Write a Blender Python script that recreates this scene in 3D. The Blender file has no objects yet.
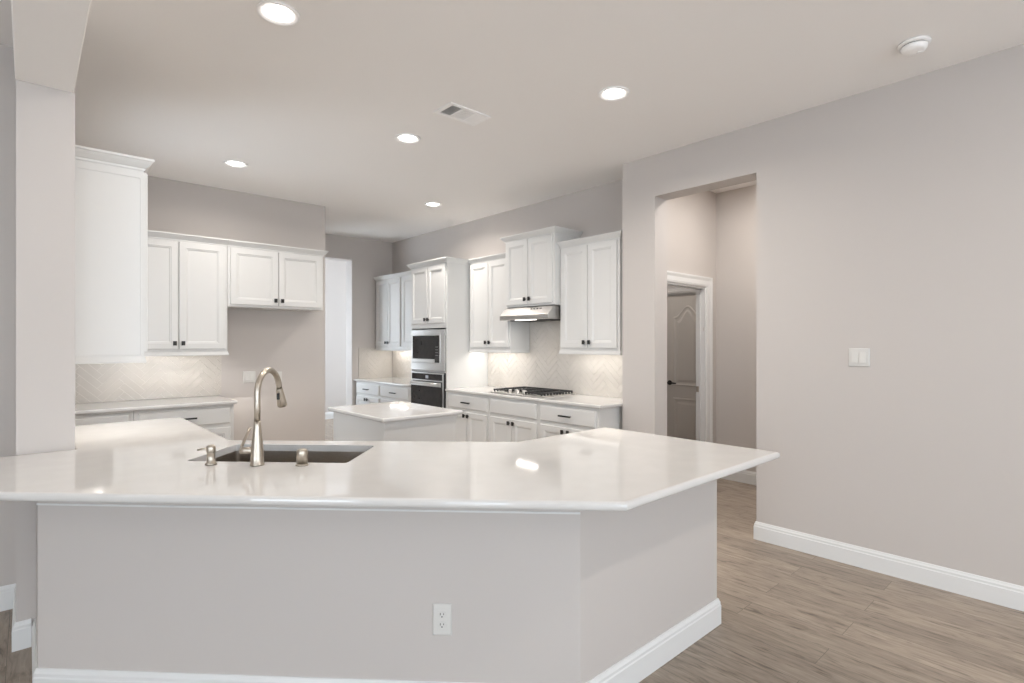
import bpy, bmesh, math, random
from mathutils import Vector, Matrix

random.seed(7)
sc = bpy.context.scene
COL = sc.collection

# ------------------------------------------------------------------ camera
cam = bpy.data.cameras.new('camera')
cam.sensor_width = 36.0
cam.lens = 540.0 / 1024.0 * 36.0
cam.shift_y = 1.9 / 1024.0
cam.clip_start = 0.05
cam_ob = bpy.data.objects.new('camera', cam)
COL.objects.link(cam_ob)
cam_ob.location = (0.0, 0.0, 1.438)
cam_ob.rotation_euler = (math.radians(90), 0, math.radians(-41.9))
sc.camera = cam_ob

# ------------------------------------------------------------------ view, world, daylight
sc.view_settings.view_transform = 'Standard'
sc.view_settings.look = 'None'
sc.view_settings.gamma = 1.0
sc.view_settings.use_curve_mapping = False
sc.view_settings.exposure = 0.0
sc.cycles.max_bounces = 10
sc.cycles.diffuse_bounces = 7
sc.cycles.glossy_bounces = 4
sc.cycles.sample_clamp_indirect = 6.0
sc.cycles.caustics_reflective = False
sc.cycles.caustics_refractive = False

# strengths of the light sources
SKY, SUN, LENS, LIVING, HALL, UNDER = 9.8, 12.0, 14.5, 0.5, 22.0, 0.86

world = bpy.data.worlds.new('sky')
sc.world = world
world.use_nodes = True
wn = world.node_tree.nodes
wn['Background'].inputs['Color'].default_value = (0.80, 0.90, 1.0, 1)
wn['Background'].inputs['Strength'].default_value = SKY


def light(name, kind, loc, energy, color=(1, 1, 1), size=0.2, size_y=None, rot=(0, 0, 0), shape=None, spread=None, portal=False):
    d = bpy.data.lights.new(name, kind)
    d.energy = energy
    d.color = color
    if kind == 'AREA':
        d.shape = shape or ('RECTANGLE' if size_y else 'SQUARE')
        d.size = size
        if size_y:
            d.size_y = size_y
        if spread:
            d.spread = spread
        if portal:
            d.cycles.is_portal = True
    else:
        d.shadow_soft_size = size
    o = bpy.data.objects.new(name, d)
    COL.objects.link(o)
    o.location = loc
    o.rotation_euler = rot
    return o


PI = math.pi
WARM = (1.0, 0.86, 0.70)
SOFT = (1.0, 0.94, 0.88)
# window openings of the living room (behind and left of the camera) and of the breakfast room
BACK_WINDOWS = [(-2.9, -1.5), (-0.7, 0.7), (1.5, 2.9)]
LEFT_WINDOWS = [(-3.4, -2.0), (-0.8, 0.6)]
WZ0, WZ1 = 0.55, 2.55
ADDED_WIN = (4.58, 5.30, 1.05, 2.20)      # unseen window added in the left wall to brighten the far kitchen
for a, b in BACK_WINDOWS:
    light('daylight_portal', 'AREA', ((a + b) / 2, -4.55, (WZ0 + WZ1) / 2), 1, size=b - a, size_y=WZ1 - WZ0, rot=(PI / 2, 0, 0), portal=True)
for a, b in LEFT_WINDOWS:
    light('daylight_portal', 'AREA', (-4.05, (a + b) / 2, (WZ0 + WZ1) / 2), 1, size=b - a, size_y=WZ1 - WZ0, rot=(PI / 2, 0, -PI / 2), portal=True)
light('daylight_portal', 'AREA', (0.07, (ADDED_WIN[0] + ADDED_WIN[1]) / 2, (ADDED_WIN[2] + ADDED_WIN[3]) / 2), 1, size=ADDED_WIN[1] - ADDED_WIN[0], size_y=ADDED_WIN[3] - ADDED_WIN[2], rot=(PI / 2, 0, -PI / 2), portal=True)
light('daylight_portal', 'AREA', (2.30, 9.0, 1.5), 1, size=1.5, size_y=2.0, rot=(PI / 2, 0, -PI / 2), portal=True)

light('daylight_portal', 'AREA', (6.45, 9.0, 1.5), 1, size=1.5, size_y=2.0, rot=(PI / 2, 0, PI / 2), portal=True)
sun = light('sun', 'SUN', (0, -8, 8), SUN, (1.0, 0.97, 0.93), size=0.01, rot=(math.radians(40), 0, math.radians(8)))
# recessed lamps of the living room behind the camera, and of the hall
for x, y, e in ((2.3, -0.66, 40), (-1.6, -0.6, 15), (-1.4, 2.4, 15), (2.3, -2.8, 15)):
    light('living_room_light', 'AREA', (x, y, 3.04), e * LIVING, SOFT, size=0.09, shape='DISK')
light('hall_light', 'AREA', (4.75, 1.95, 3.04), HALL, SOFT, size=0.18, shape='DISK')
light('vestibule_fill', 'AREA', (5.1, 3.6, 3.04), 7, SOFT, size=0.18, shape='DISK')  # unseen lamp, added to lift the dark door in the vestibule
# under-cabinet strips
UC = (1.0, 0.955, 0.90)
for x, y, sx, sy, e in ((1.00, 5.98, 0.85, 0.04, 19), (0.33, 4.0, 0.04, 0.6, 4.0),
                        (4.17, 3.40, 0.10, 0.68, 2.3), (4.17, 4.92, 0.10, 0.68, 2.6),
                        (4.22, 6.52, 0.04, 0.5, 2.0), (4.22, 7.30, 0.04, 0.5, 2.0)):
    light('under_cabinet_light', 'AREA', (x, y, 1.362), e * UNDER, UC, size=sx, size_y=sy)

# ------------------------------------------------------------------ materials


def mat(name, color, rough=0.5, metal=0.0, emit=None, spec=None, coat=0.0):
    m = bpy.data.materials.new(name)
    m.use_nodes = True
    b = m.node_tree.nodes['Principled BSDF']
    b.inputs['Base Color'].default_value = (*color, 1)
    b.inputs['Roughness'].default_value = rough
    b.inputs['Metallic'].default_value = metal
    if spec is not None:
        b.inputs['Specular IOR Level'].default_value = spec
    if coat:
        b.inputs['Coat Weight'].default_value = coat
        b.inputs['Coat Roughness'].default_value = 0.05
    if emit:
        b.inputs['Emission Color'].default_value = (*emit[0], 1)
        b.inputs['Emission Strength'].default_value = emit[1]
    return m


def nodes(m):
    return m.node_tree.nodes, m.node_tree.links, m.node_tree.nodes['Principled BSDF']


def add_bump(m, scale, strength, dist=0.002, detail=4):
    n, l, b = nodes(m)
    tc = n.new('ShaderNodeTexCoord')
    t = n.new('ShaderNodeTexNoise')
    t.inputs['Scale'].default_value = scale
    t.inputs['Detail'].default_value = detail
    bp = n.new('ShaderNodeBump')
    bp.inputs['Strength'].default_value = strength
    bp.inputs['Distance'].default_value = dist
    l.new(tc.outputs['Object'], t.inputs['Vector'])
    l.new(t.outputs['Fac'], bp.inputs['Height'])
    l.new(bp.outputs['Normal'], b.inputs['Normal'])


def add_mottle(m, c1, c2, scale, detail=3, lo=0.35, hi=0.65, stretch=None):
    n, l, b = nodes(m)
    tc = n.new('ShaderNodeTexCoord')
    mp = n.new('ShaderNodeMapping')
    if stretch:
        mp.inputs['Scale'].default_value = stretch
    t = n.new('ShaderNodeTexNoise')
    t.inputs['Scale'].default_value = scale
    t.inputs['Detail'].default_value = detail
    r = n.new('ShaderNodeValToRGB')
    r.color_ramp.elements[0].position = lo
    r.color_ramp.elements[1].position = hi
    r.color_ramp.elements[0].color = (*c1, 1)
    r.color_ramp.elements[1].color = (*c2, 1)
    l.new(tc.outputs['Object'], mp.inputs['Vector'])
    l.new(mp.outputs['Vector'], t.inputs['Vector'])
    l.new(t.outputs['Fac'], r.inputs['Fac'])
    l.new(r.outputs['Color'], b.inputs['Base Color'])


M = {}
M['wall'] = mat('greige_wall_paint', (0.56, 0.525, 0.50), 0.75, spec=0.3)
add_bump(M['wall'], 260, 0.10)
M['ceiling'] = mat('ceiling_paint', (0.92, 0.90, 0.88), 0.85, spec=0.2)
add_bump(M['ceiling'], 180, 0.15)
M['trim'] = mat('white_trim_paint', (0.74, 0.745, 0.74), 0.35)
M['cabinet'] = mat('white_cabinet_paint', (0.70, 0.698, 0.685), 0.38)
add_bump(M['cabinet'], 90, 0.02)
M['quartz'] = mat('white_quartz', (0.64, 0.63, 0.615), 0.06, spec=0.6)
add_mottle(M['quartz'], (0.63, 0.62, 0.605), (0.65, 0.64, 0.625), 9.0, 6)
M['steel'] = mat('brushed_steel', (0.70, 0.69, 0.67), 0.34, 1.0)
add_mottle(M['steel'], (0.66, 0.65, 0.63), (0.74, 0.73, 0.71), 40, 2, stretch=(40, 1, 40))
M['hood'] = mat('hood_steel', (0.50, 0.49, 0.475), 0.32, 1.0)
add_mottle(M['hood'], (0.46, 0.45, 0.435), (0.54, 0.53, 0.515), 40, 2, stretch=(1, 40, 40))
M['sink'] = mat('sink_steel', (0.42, 0.38, 0.33), 0.34, 1.0)
add_mottle(M['sink'], (0.38, 0.34, 0.30), (0.46, 0.42, 0.37), 60, 2, stretch=(1, 1, 20))
M['nickel'] = mat('brushed_nickel', (0.50, 0.45, 0.385), 0.33, 1.0)
add_bump(M['nickel'], 300, 0.03)
M['glass_black'] = mat('black_glass', (0.015, 0.015, 0.016), 0.04, spec=0.5)
add_mottle(M['glass_black'], (0.028, 0.028, 0.029), (0.036, 0.036, 0.037), 20)
M['iron'] = mat('cast_iron', (0.025, 0.025, 0.026), 0.45)
add_bump(M['iron'], 200, 0.2)
M['black'] = mat('black_metal', (0.012, 0.011, 0.010), 0.4)
add_bump(M['black'], 200, 0.05)
M['dark'] = mat('dark_void', (0.03, 0.03, 0.03), 0.8)
M['plate'] = mat('white_plastic', (0.66, 0.65, 0.625), 0.35)
add_bump(M['plate'], 80, 0.02)
M['fixture'] = mat('white_fixture_enamel', (0.97, 0.96, 0.95), 0.4)
add_bump(M['fixture'], 80, 0.02)
M['lens'] = mat('lamp_lens', (0.9, 0.9, 0.9), 0.5, emit=((1.0, 0.955, 0.91), 6.0))
M['lens_hood'] = mat('hood_lamp_lens', (0.9, 0.9, 0.9), 0.5, emit=((1.0, 0.95, 0.88), 2.0))
M['keypad'] = mat('keypad_print', (0.16, 0.16, 0.16), 0.4)
M['display'] = mat('oven_display', (0.02, 0.02, 0.02), 0.2, emit=((0.85, 0.9, 1.0), 0.35))
M['door'] = mat('door_paint', (0.70, 0.67, 0.63), 0.4)
add_bump(M['door'], 90, 0.03)
M['grout'] = mat('grout', (0.74, 0.71, 0.66), 0.8)
M['tile'] = mat('ceramic_tile', (0.62, 0.585, 0.54), 0.22)
add_mottle(M['tile'], (0.60, 0.565, 0.52), (0.65, 0.615, 0.57), 3.0)
M['glass'] = None


def make_glass():
    m = bpy.data.materials.new('window_glass')
    m.use_nodes = True
    n, l = m.node_tree.nodes, m.node_tree.links
    n.clear()
    out = n.new('ShaderNodeOutputMaterial')
    mix = n.new('ShaderNodeMixShader')
    tr = n.new('ShaderNodeBsdfTransparent')
    gl = n.new('ShaderNodeBsdfGlossy')
    gl.inputs['Roughness'].default_value = 0.02
    mix.inputs[0].default_value = 0.06
    l.new(tr.outputs[0], mix.inputs[1])
    l.new(gl.outputs[0], mix.inputs[2])
    l.new(mix.outputs[0], out.inputs[0])
    return m


M['glass'] = make_glass()


def make_floor():
    m = mat('wood_plank_floor', (0.3, 0.25, 0.2), 0.42, spec=0.35)
    n, l, b = nodes(m)
    tc = n.new('ShaderNodeTexCoord')
    sep = n.new('ShaderNodeSeparateXYZ')
    l.new(tc.outputs['Object'], sep.inputs[0])
    # u along world Y (plank length), v along world X (plank width)
    cmb = n.new('ShaderNodeCombineXYZ')
    addx = n.new('ShaderNodeMath'); addx.operation = 'ADD'; addx.inputs[1].default_value = -2.99 + 0.18 * 60
    addy = n.new('ShaderNodeMath'); addy.operation = 'ADD'; addy.inputs[1].default_value = 24.0 - 1.34
    l.new(sep.outputs['X'], addx.inputs[0])
    l.new(sep.outputs['Y'], addy.inputs[0])
    l.new(addy.outputs[0], cmb.inputs['X'])
    l.new(addx.outputs[0], cmb.inputs['Y'])
    br = n.new('ShaderNodeTexBrick')
    br.offset = 0.37
    br.offset_frequency = 2
    br.inputs['Scale'].default_value = 1.0
    br.inputs['Brick Width'].default_value = 1.2
    br.inputs['Row Height'].default_value = 0.18
    br.inputs['Mortar Size'].default_value = 0.0013
    br.inputs['Mortar Smooth'].default_value = 0.3
    br.inputs['Color1'].default_value = (0.0, 0.0, 0.0, 1)
    br.inputs['Color2'].default_value = (1.0, 1.0, 1.0, 1)
    br.inputs['Mortar'].default_value = (0.5, 0.5, 0.5, 1)
    l.new(cmb.outputs[0], br.inputs['Vector'])
    # per-plank offset so that the grain breaks at joints
    off = n.new('ShaderNodeVectorMath'); off.operation = 'MULTIPLY_ADD'
    l.new(br.outputs['Color'], off.inputs[0])
    off.inputs[1].default_value = (7.3, 3.1, 5.7)
    l.new(cmb.outputs[0], off.inputs[2])
    mp = n.new('ShaderNodeMapping'); mp.inputs['Scale'].default_value = (2.4, 13.0, 1.0)
    l.new(off.outputs[0], mp.inputs['Vector'])
    g1 = n.new('ShaderNodeTexNoise')
    g1.inputs['Scale'].default_value = 1.7; g1.inputs['Detail'].default_value = 9; g1.inputs['Roughness'].default_value = 0.66
    g1.inputs['Distortion'].default_value = 1.1
    l.new(mp.outputs[0], g1.inputs['Vector'])
    ramp = n.new('ShaderNodeValToRGB')
    e = ramp.color_ramp.elements
    e[0].position = 0.27; e[0].color = (0.10, 0.083, 0.067, 1)
    e[1].position = 0.74; e[1].color = (0.42, 0.35, 0.285, 1)
    x = e.new(0.37); x.color = (0.225, 0.185, 0.15, 1)
    x = e.new(0.46); x.color = (0.305, 0.252, 0.205, 1)
    x = e.new(0.58); x.color = (0.345, 0.287, 0.233, 1)
    l.new(g1.outputs['Fac'], ramp.inputs['Fac'])
    # plank tone
    tone = n.new('ShaderNodeMapRange')
    tone.inputs['To Min'].default_value = 0.88; tone.inputs['To Max'].default_value = 1.12
    l.new(br.outputs['Color'], tone.inputs['Value'])
    mul = n.new('ShaderNodeVectorMath'); mul.operation = 'SCALE'
    l.new(ramp.outputs['Color'], mul.inputs[0])
    l.new(tone.outputs[0], mul.inputs['Scale'])
    # fine fibres
    mp2 = n.new('ShaderNodeMapping'); mp2.inputs['Scale'].default_value = (5.0, 60.0, 1.0)
    l.new(off.outputs[0], mp2.inputs['Vector'])
    g2 = n.new('ShaderNodeTexNoise'); g2.inputs['Scale'].default_value = 1.5; g2.inputs['Detail'].default_value = 4
    l.new(mp2.outputs[0], g2.inputs['Vector'])
    fr = n.new('ShaderNodeMapRange'); fr.inputs['From Min'].default_value = 0.3; fr.inputs['From Max'].default_value = 0.7
    fr.inputs['To Min'].default_value = 0.86; fr.inputs['To Max'].default_value = 1.1
    l.new(g2.outputs['Fac'], fr.inputs['Value'])
    mul2 = n.new('ShaderNodeVectorMath'); mul2.operation = 'SCALE'
    l.new(mul.outputs[0], mul2.inputs[0]); l.new(fr.outputs[0], mul2.inputs['Scale'])
    # short dark cracks and knots
    mp3 = n.new('ShaderNodeMapping'); mp3.inputs['Scale'].default_value = (2.6, 20.0, 1.0)
    l.new(off.outputs[0], mp3.inputs['Vector'])
    g3 = n.new('ShaderNodeTexNoise'); g3.inputs['Scale'].default_value = 1.3; g3.inputs['Detail'].default_value = 5; g3.inputs['Distortion'].default_value = 1.6
    l.new(mp3.outputs[0], g3.inputs['Vector'])
    cr = n.new('ShaderNodeMapRange'); cr.inputs['From Min'].default_value = 0.60; cr.inputs['From Max'].default_value = 0.72
    cr.inputs['To Min'].default_value = 1.04; cr.inputs['To Max'].default_value = 0.55
    l.new(g3.outputs['Fac'], cr.inputs['Value'])
    mul3 = n.new('ShaderNodeVectorMath'); mul3.operation = 'SCALE'
    l.new(mul2.outputs[0], mul3.inputs[0]); l.new(cr.outputs[0], mul3.inputs['Scale'])
    mul2 = mul3
    mixm = n.new('ShaderNodeMix'); mixm.data_type = 'RGBA'
    l.new(br.outputs['Fac'], mixm.inputs['Factor'])
    l.new(mul2.outputs[0], mixm.inputs['A'])
    mixm.inputs['B'].default_value = (0.14, 0.118, 0.096, 1)
    l.new(mixm.outputs['Result'], b.inputs['Base Color'])
    bp = n.new('ShaderNodeBump'); bp.inputs['Strength'].default_value = 0.15; bp.inputs['Distance'].default_value = 0.002
    l.new(g2.outputs['Fac'], bp.inputs['Height'])
    l.new(bp.outputs['Normal'], b.inputs['Normal'])
    return m


M['floor'] = make_floor()

# ------------------------------------------------------------------ mesh helpers


class MB:
    def __init__(self):
        self.bm = bmesh.new()

    def box(self, x0, x1, y0, y1, z0, z1, bevel=0.0, mi=0):
        vs = [self.bm.verts.new((x, y, z)) for x in (x0, x1) for y in (y0, y1) for z in (z0, z1)]
        fs = []
        for q in ((0, 1, 3, 2), (4, 6, 7, 5), (0, 4, 5, 1), (2, 3, 7, 6), (0, 2, 6, 4), (1, 5, 7, 3)):
            f = self.bm.faces.new([vs[i] for i in q])
            f.material_index = mi
            fs.append(f)
        if bevel:
            es = list({e for f in fs for e in f.edges})
            bmesh.ops.bevel(self.bm, geom=es, offset=bevel, segments=2, profile=0.5, affect='EDGES')
        return self

    def rings(self, rings, cap0=True, cap1=True, closed=True, mi=0, smooth=False):
        """loft successive rings of equal length"""
        vr = [[self.bm.verts.new(p) for p in r] for r in rings]
        n = len(vr[0])
        for a, b in zip(vr[:-1], vr[1:]):
            for i in range(n if closed else n - 1):
                j = (i + 1) % n
                f = self.bm.faces.new((a[i], a[j], b[j], b[i]))
                f.material_index = mi
                f.smooth = smooth
        if cap0:
            self.bm.faces.new(list(reversed(vr[0]))).material_index = mi
        if cap1:
            self.bm.faces.new(vr[-1]).material_index = mi
        return self

    def lathe(self, prof, seg=32, c=(0, 0), smooth=True, mi=0, cap0=True, cap1=True):
        rs = [[(c[0] + r * math.cos(2 * PI * k / seg), c[1] + r * math.sin(2 * PI * k / seg), z) for k in range(seg)] for r, z in prof]
        return self.rings(rs, cap0, cap1, True, mi, smooth)

    def tube(self, pts, rad, seg=16, mi=0):
        pts = [Vector(p) for p in pts]
        rads = rad if isinstance(rad, (list, tuple)) else [rad] * len(pts)
        rs = []
        ref = None
        for i, p in enumerate(pts):
            t = (pts[min(i + 1, len(pts) - 1)] - pts[max(i - 1, 0)]).normalized()
            if ref is None:
                ref = t.orthogonal().normalized()
            else:
                ref = (ref - t * ref.dot(t)).normalized()
            o = t.cross(ref)
            rs.append([tuple(p + (ref * math.cos(2 * PI * k / seg) + o * math.sin(2 * PI * k / seg)) * rads[i]) for k in range(seg)])
        return self.rings(rs, True, True, True, mi, True)

    def prism(self, pts, z0, z1, mi=0):
        return self.rings([[(x, y, z0) for x, y in pts], [(x, y, z1) for x, y in pts]], mi=mi)

    def profile_x(self, pts, x0, x1, mi=0):
        """extrude a (y, z) outline along x"""
        return self.rings([[(x0, y, z) for y, z in pts], [(x1, y, z) for y, z in pts]], mi=mi)

    def sweep(self, path, prof, mi=0, closed=False):
        """sweep an (offset to the right of travel, z) profile along a 2-D path with mitred corners"""
        n = len(path)
        rs = []
        for i in range(n):
            p = Vector(path[i])
            ds = []
            if i > 0:
                ds.append((p - Vector(path[i - 1])).normalized())
            if i < n - 1:
                ds.append((Vector(path[i + 1]) - p).normalized())
            ns = [Vector((d.y, -d.x)) for d in ds]
            if len(ns) == 2:
                m = (ns[0] + ns[1])
                m = m / max(1e-6, m.length_squared) * 2
            else:
                m = ns[0]
            rs.append([(p.x + m.x * o, p.y + m.y * o, z) for o, z in prof])
        return self.rings(rs, mi=mi)

    def build(self, name, m, parent=None, loc=None, bevel=0.0, rot=0.0):
        bmesh.ops.recalc_face_normals(self.bm, faces=self.bm.faces)
        me = bpy.data.meshes.new(name)
        self.bm.to_mesh(me)
        self.bm.free()
        for x in (m if isinstance(m, (list, tuple)) else [m]):
            me.materials.append(x)
        o = bpy.data.objects.new(name, me)
        COL.objects.link(o)
        if parent is not None:
            o.parent = parent
        if loc:
            o.location = loc
        if rot:
            o.rotation_euler = (0, 0, rot)
        if bevel:
            b = o.modifiers.new('edge', 'BEVEL')
            b.width = bevel
            b.segments = 2
            b.limit_method = 'ANGLE'
            b.angle_limit = math.radians(35)
        return o


def thing(name, label, cat, loc=(0, 0, 0), rotz=0.0, group=None):
    o = bpy.data.objects.new(name, None)
    o.empty_display_size = 0.1
    COL.objects.link(o)
    o.location = loc
    o.rotation_euler = (0, 0, rotz)
    tag(o, label, cat, group)
    return o


def tag(o, label, cat, group=None):
    o['label'] = label
    o['category'] = cat
    if group:
        o['group'] = group
    return o


def struct(name, mb, m, bevel=0.0):
    o = mb.build(name, m, bevel=bevel)
    o['kind'] = 'structure'
    return o


def copy_tree(o, parent=None):
    c = o.copy()
    COL.objects.link(c)
    if parent is not None:
        c.parent = parent
    for ch in list(o.children):
        copy_tree(ch, c)
    return c


# ------------------------------------------------------------------ the room shell
H = 3.05
HD = 2.695            # height of cased openings and the beam's underside
BASE = [(0.0, 0.0), (0.015, 0.0), (0.015, 0.095), (0.012, 0.100), (0.012, 0.112), (0.008, 0.120), (0.005, 0.130), (0.0, 0.130)]

SLAB = [(-4.2, -4.7), (6.7, -4.7), (6.7, 10.2), (2.15, 10.2), (2.15, 6.45), (-0.06, 6.45), (-0.06, 4.2), (-4.2, 4.2)]
struct('floor', MB().prism(SLAB, -0.1, 0.0), M['floor'])
struct('ceiling', MB().prism(SLAB, H, H + 0.1), M['ceiling'])

# right wall with the opening to the hall
w = MB()
RO = [(-4.5, 0), (1.755, 0), (1.755, HD), (2.62, HD), (2.62, 0), (2.853, 0), (2.853, H), (-4.5, H)]
w.rings([[(3.99, y, z) for y, z in RO], [(4.18, y, z) for y, z in RO]])
struct('wall_right', w, M['wall'])
# hall end wall with its doorway (also closes the kitchen's range wall recess)
w = MB()
w.box(3.99, 4.53, 2.853, 2.957, 0, H)
w.box(5.29, 5.90, 2.853, 2.957, 0, H)
w.box(4.53, 5.29, 2.853, 2.957, 2.03, H)
struct('wall_hall_end', w, M['wall'])
struct('wall_hall_back', MB().box(5.51, 5.66, 0.70, 2.853, 0, H), M['wall'])
struct('wall_hall_near', MB().box(4.18, 5.51, 0.60, 0.70, 0, H), M['wall'])
struct('wall_range', MB().box(4.35, 4.47, 2.957, 7.72, 0, H), M['wall'])
w = MB()
w.box(5.76, 5.86, 2.957, 3.03, 0, H)
w.box(5.76, 5.86, 3.66, 4.30, 0, H)
w.box(5.76, 5.86, 3.03, 3.66, 2.035, H)
w.box(5.83, 5.90, 3.03, 3.66, 0, 2.035)
struct('wall_vestibule_right', w, M['wall'])
struct('wall_vestibule_back', MB().box(4.47, 5.76, 4.20, 4.30, 0, H), M['wall'])
# far wall with a tall cased opening into the breakfast room
w = MB()
FO = [(2.61, 0), (2.72, 0), (2.72, HD + 0.01), (3.665, HD + 0.01), (3.665, 0), (6.60, 0), (6.60, H), (2.61, H)]
w.rings([[(x, 7.72, z) for x, z in FO], [(x, 7.92, z) for x, z in FO]])
struct('wall_far', w, M['wall'])
# pantry block: the wall the left cabinets hang on, and its return
w = MB()
w.prism([(-0.04, 6.20), (2.61, 6.20), (2.61, 7.92), (2.41, 7.92), (2.41, 6.40), (-0.04, 6.40)], 0, H)
struct('wall_left_back', w, M['wall'], bevel=0.004)
# wall that ends as a column on the peninsula
w = MB()
w.box(-0.04, 0.176, 3.44, ADDED_WIN[0], 0, H).box(-0.04, 0.176, ADDED_WIN[1], 6.199, 0, H)
w.box(-0.04, 0.176, ADDED_WIN[0], ADDED_WIN[1], 0, ADDED_WIN[2]).box(-0.04, 0.176, ADDED_WIN[0], ADDED_WIN[1], ADDED_WIN[3], H)
struct('wall_left', w, M['wall'])
struct('wall_living_far', MB().box(-4.0, -0.04, 4.0, 4.15, 0, H), M['wall'])
struct('ceiling_beam', MB().box(-0.044, 0.171, -4.5, 3.44, HD - 0.02, H), M['ceiling'], bevel=0.004)
# breakfast room shell
struct('wall_breakfast_back', MB().box(2.21, 6.6, 9.98, 10.1, 0, H), M['wall'])
w = MB()
w.box(6.5, 6.6, 7.92, 8.25, 0, H).box(6.5, 6.6, 9.75, 9.98, 0, H).box(6.5, 6.6, 8.25, 9.75, 0, 0.5).box(6.5, 6.6, 8.25, 9.75, 2.5, H)
struct('wall_breakfast_right', w, M['wall'])
w = MB()
w.box(2.21, 2.41, 7.92, 8.25, 0, H); w.box(2.21, 2.41, 9.75, 9.98, 0, H)
w.box(2.21, 2.41, 8.25, 9.75, 0, 0.5); w.box(2.21, 2.41, 8.25, 9.75, 2.5, H)
struct('wall_breakfast_left', w, M['wall'])


def wall_with_windows(name, along, spans, lo, hi, a, b):
    w = MB()
    cuts = [lo] + [v for s in spans for v in s] + [hi]

    def bx(p, q, z0, z1):
        if along == 'x':
            w.box(p, q, a, b, z0, z1)
        else:
            w.box(a, b, p, q, z0, z1)
    for i in range(0, len(cuts), 2):
        bx(cuts[i], cuts[i + 1], 0, H)
    for p, q in spans:
        bx(p, q, 0, WZ0)
        bx(p, q, WZ1, H)
    struct(name, w, M['wall'])


wall_with_windows('wall_living_back', 'x', BACK_WINDOWS, -4.0, 3.99, -4.62, -4.5)
wall_with_windows('wall_living_left', 'y', LEFT_WINDOWS, -4.5, 4.15, -4.12, -4.0)


def window(i, c, width, z0, z1, rz):
    f = MB()
    hw, t = width / 2, 0.05
    f.box(-hw, -hw + t, -0.04, 0.04, z0, z1).box(hw - t, hw, -0.04, 0.04, z0, z1)
    f.box(-hw + t, hw - t, -0.04, 0.04, z0, z0 + t).box(-hw + t, hw - t, -0.04, 0.04, z1 - t, z1)
    f.box(-hw + t, hw - t, -0.03, 0.03, (z0 + z1) / 2 - 0.025, (z0 + z1) / 2 + 0.025)
    o = f.build('window_%d' % i, M['trim'])
    o.location = (c[0], c[1], 0)
    o.rotation_euler = (0, 0, rz)
    o['kind'] = 'structure'
    MB().box(-hw + t, hw - t, -0.004, 0.004, z0 + t, z1 - t).build('pane', M['glass'], o)


k = 1
for a, b in BACK_WINDOWS:
    window(k, ((a + b) / 2, -4.56), b - a, WZ0, WZ1, 0); k += 1
for a, b in LEFT_WINDOWS:
    window(k, (-4.06, (a + b) / 2), b - a, WZ0, WZ1, PI / 2); k += 1
window(k, (2.31, 9.0), 1.5, 0.5, 2.5, PI / 2); k += 1
window(k, (6.55, 9.0), 1.5, 0.5, 2.5, PI / 2); k += 1
window(k, (0.02, (ADDED_WIN[0] + ADDED_WIN[1]) / 2), ADDED_WIN[1] - ADDED_WIN[0], ADDED_WIN[2], ADDED_WIN[3], PI / 2)  # added out of view, lets daylight onto island and far cabinets

# peninsula knee wall
KN = [(0.03, 3.44), (0.03, 2.90), (1.57, 1.36), (2.635, 1.36), (2.635, 1.49), (1.624, 1.49), (0.16, 2.954), (0.16, 3.44)]
struct('wall_peninsula', MB().prism(KN, 0, 0.880), M['wall'], bevel=0.003)

# baseboards
struct('baseboard_right', MB().sweep([(4.18, 1.755), (3.99, 1.755), (3.99, -4.5)], [(-o if False else o, z) for o, z in BASE]), M['trim'])
struct('baseboard_hall_back', MB().sweep([(5.51, 2.853), (5.51, 0.70)], BASE), M['trim'])
struct('baseboard_peninsula', MB().sweep([(0.03, 3.424), (0.03, 2.90), (1.57, 1.36), (2.635, 1.36), (2.635, 1.49)], BASE), M['trim'])
struct('baseboard_left', MB().sweep([(-0.04, 3.984), (-0.04, 3.44), (0.014, 3.44)], BASE), M['trim'])
struct('baseboard_living_far', MB().sweep([(-4.0, 4.0), (-0.04, 4.0)], BASE), M['trim'])
struct('baseboard_breakfast', MB().sweep([(2.41, 9.98), (6.5, 9.98)], [(o * 1.0, z) for o, z in BASE]), M['trim'])
# narrow white strip just under the overhang along the angled front
struct('trim_1', MB().sweep([(0.03, 2.90), (1.57, 1.36)], [(0, 0.787), (0.005, 0.787), (0.005, 0.794), (0, 0.794)]), M['trim'])

# hall doorway casing and jamb
CAS = [(0.0, 0.0), (0.0, 0.012), (0.02, 0.016), (0.06, 0.014), (0.085, 0.022), (0.10, 0.022), (0.10, 0.0)]


def casing(name, x0, x1, ztop, place, depth):
    """casing around an opening in a wall facing -Y (local frame), with the jamb lining behind it"""
    c = MB()
    # U-shaped path in (x, z) : profile offset outwards, thickness towards -Y
    rs = []
    for px, pz, mx, mz in ((x0, 0.0, -1, 0), (x0, ztop, -1, 1), (x1, ztop, 1, 1), (x1, 0.0, 1, 0)):
        rs.append([(px + mx * o, -t, pz + mz * o) for o, t in CAS])
    c.rings(rs)
    c.box(x0, x0 + 0.018, 0.0, depth, 0, ztop)
    c.box(x1 - 0.018, x1, 0.0, depth, 0, ztop)
    c.box(x0 + 0.018, x1 - 0.018, 0.0, depth, ztop - 0.018, ztop)
    c.box(x1 - 0.030, x1 - 0.018, depth * 0.45, depth * 0.62, 0, ztop - 0.018)
    c.box(x0 + 0.018, x1 - 0.018, depth * 0.45, depth * 0.62, ztop - 0.030, ztop - 0.018)
    o = struct(name, c, M['trim'])
    o.location = place[:3]
    o.rotation_euler = (0, 0, place[3])
    return o


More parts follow.
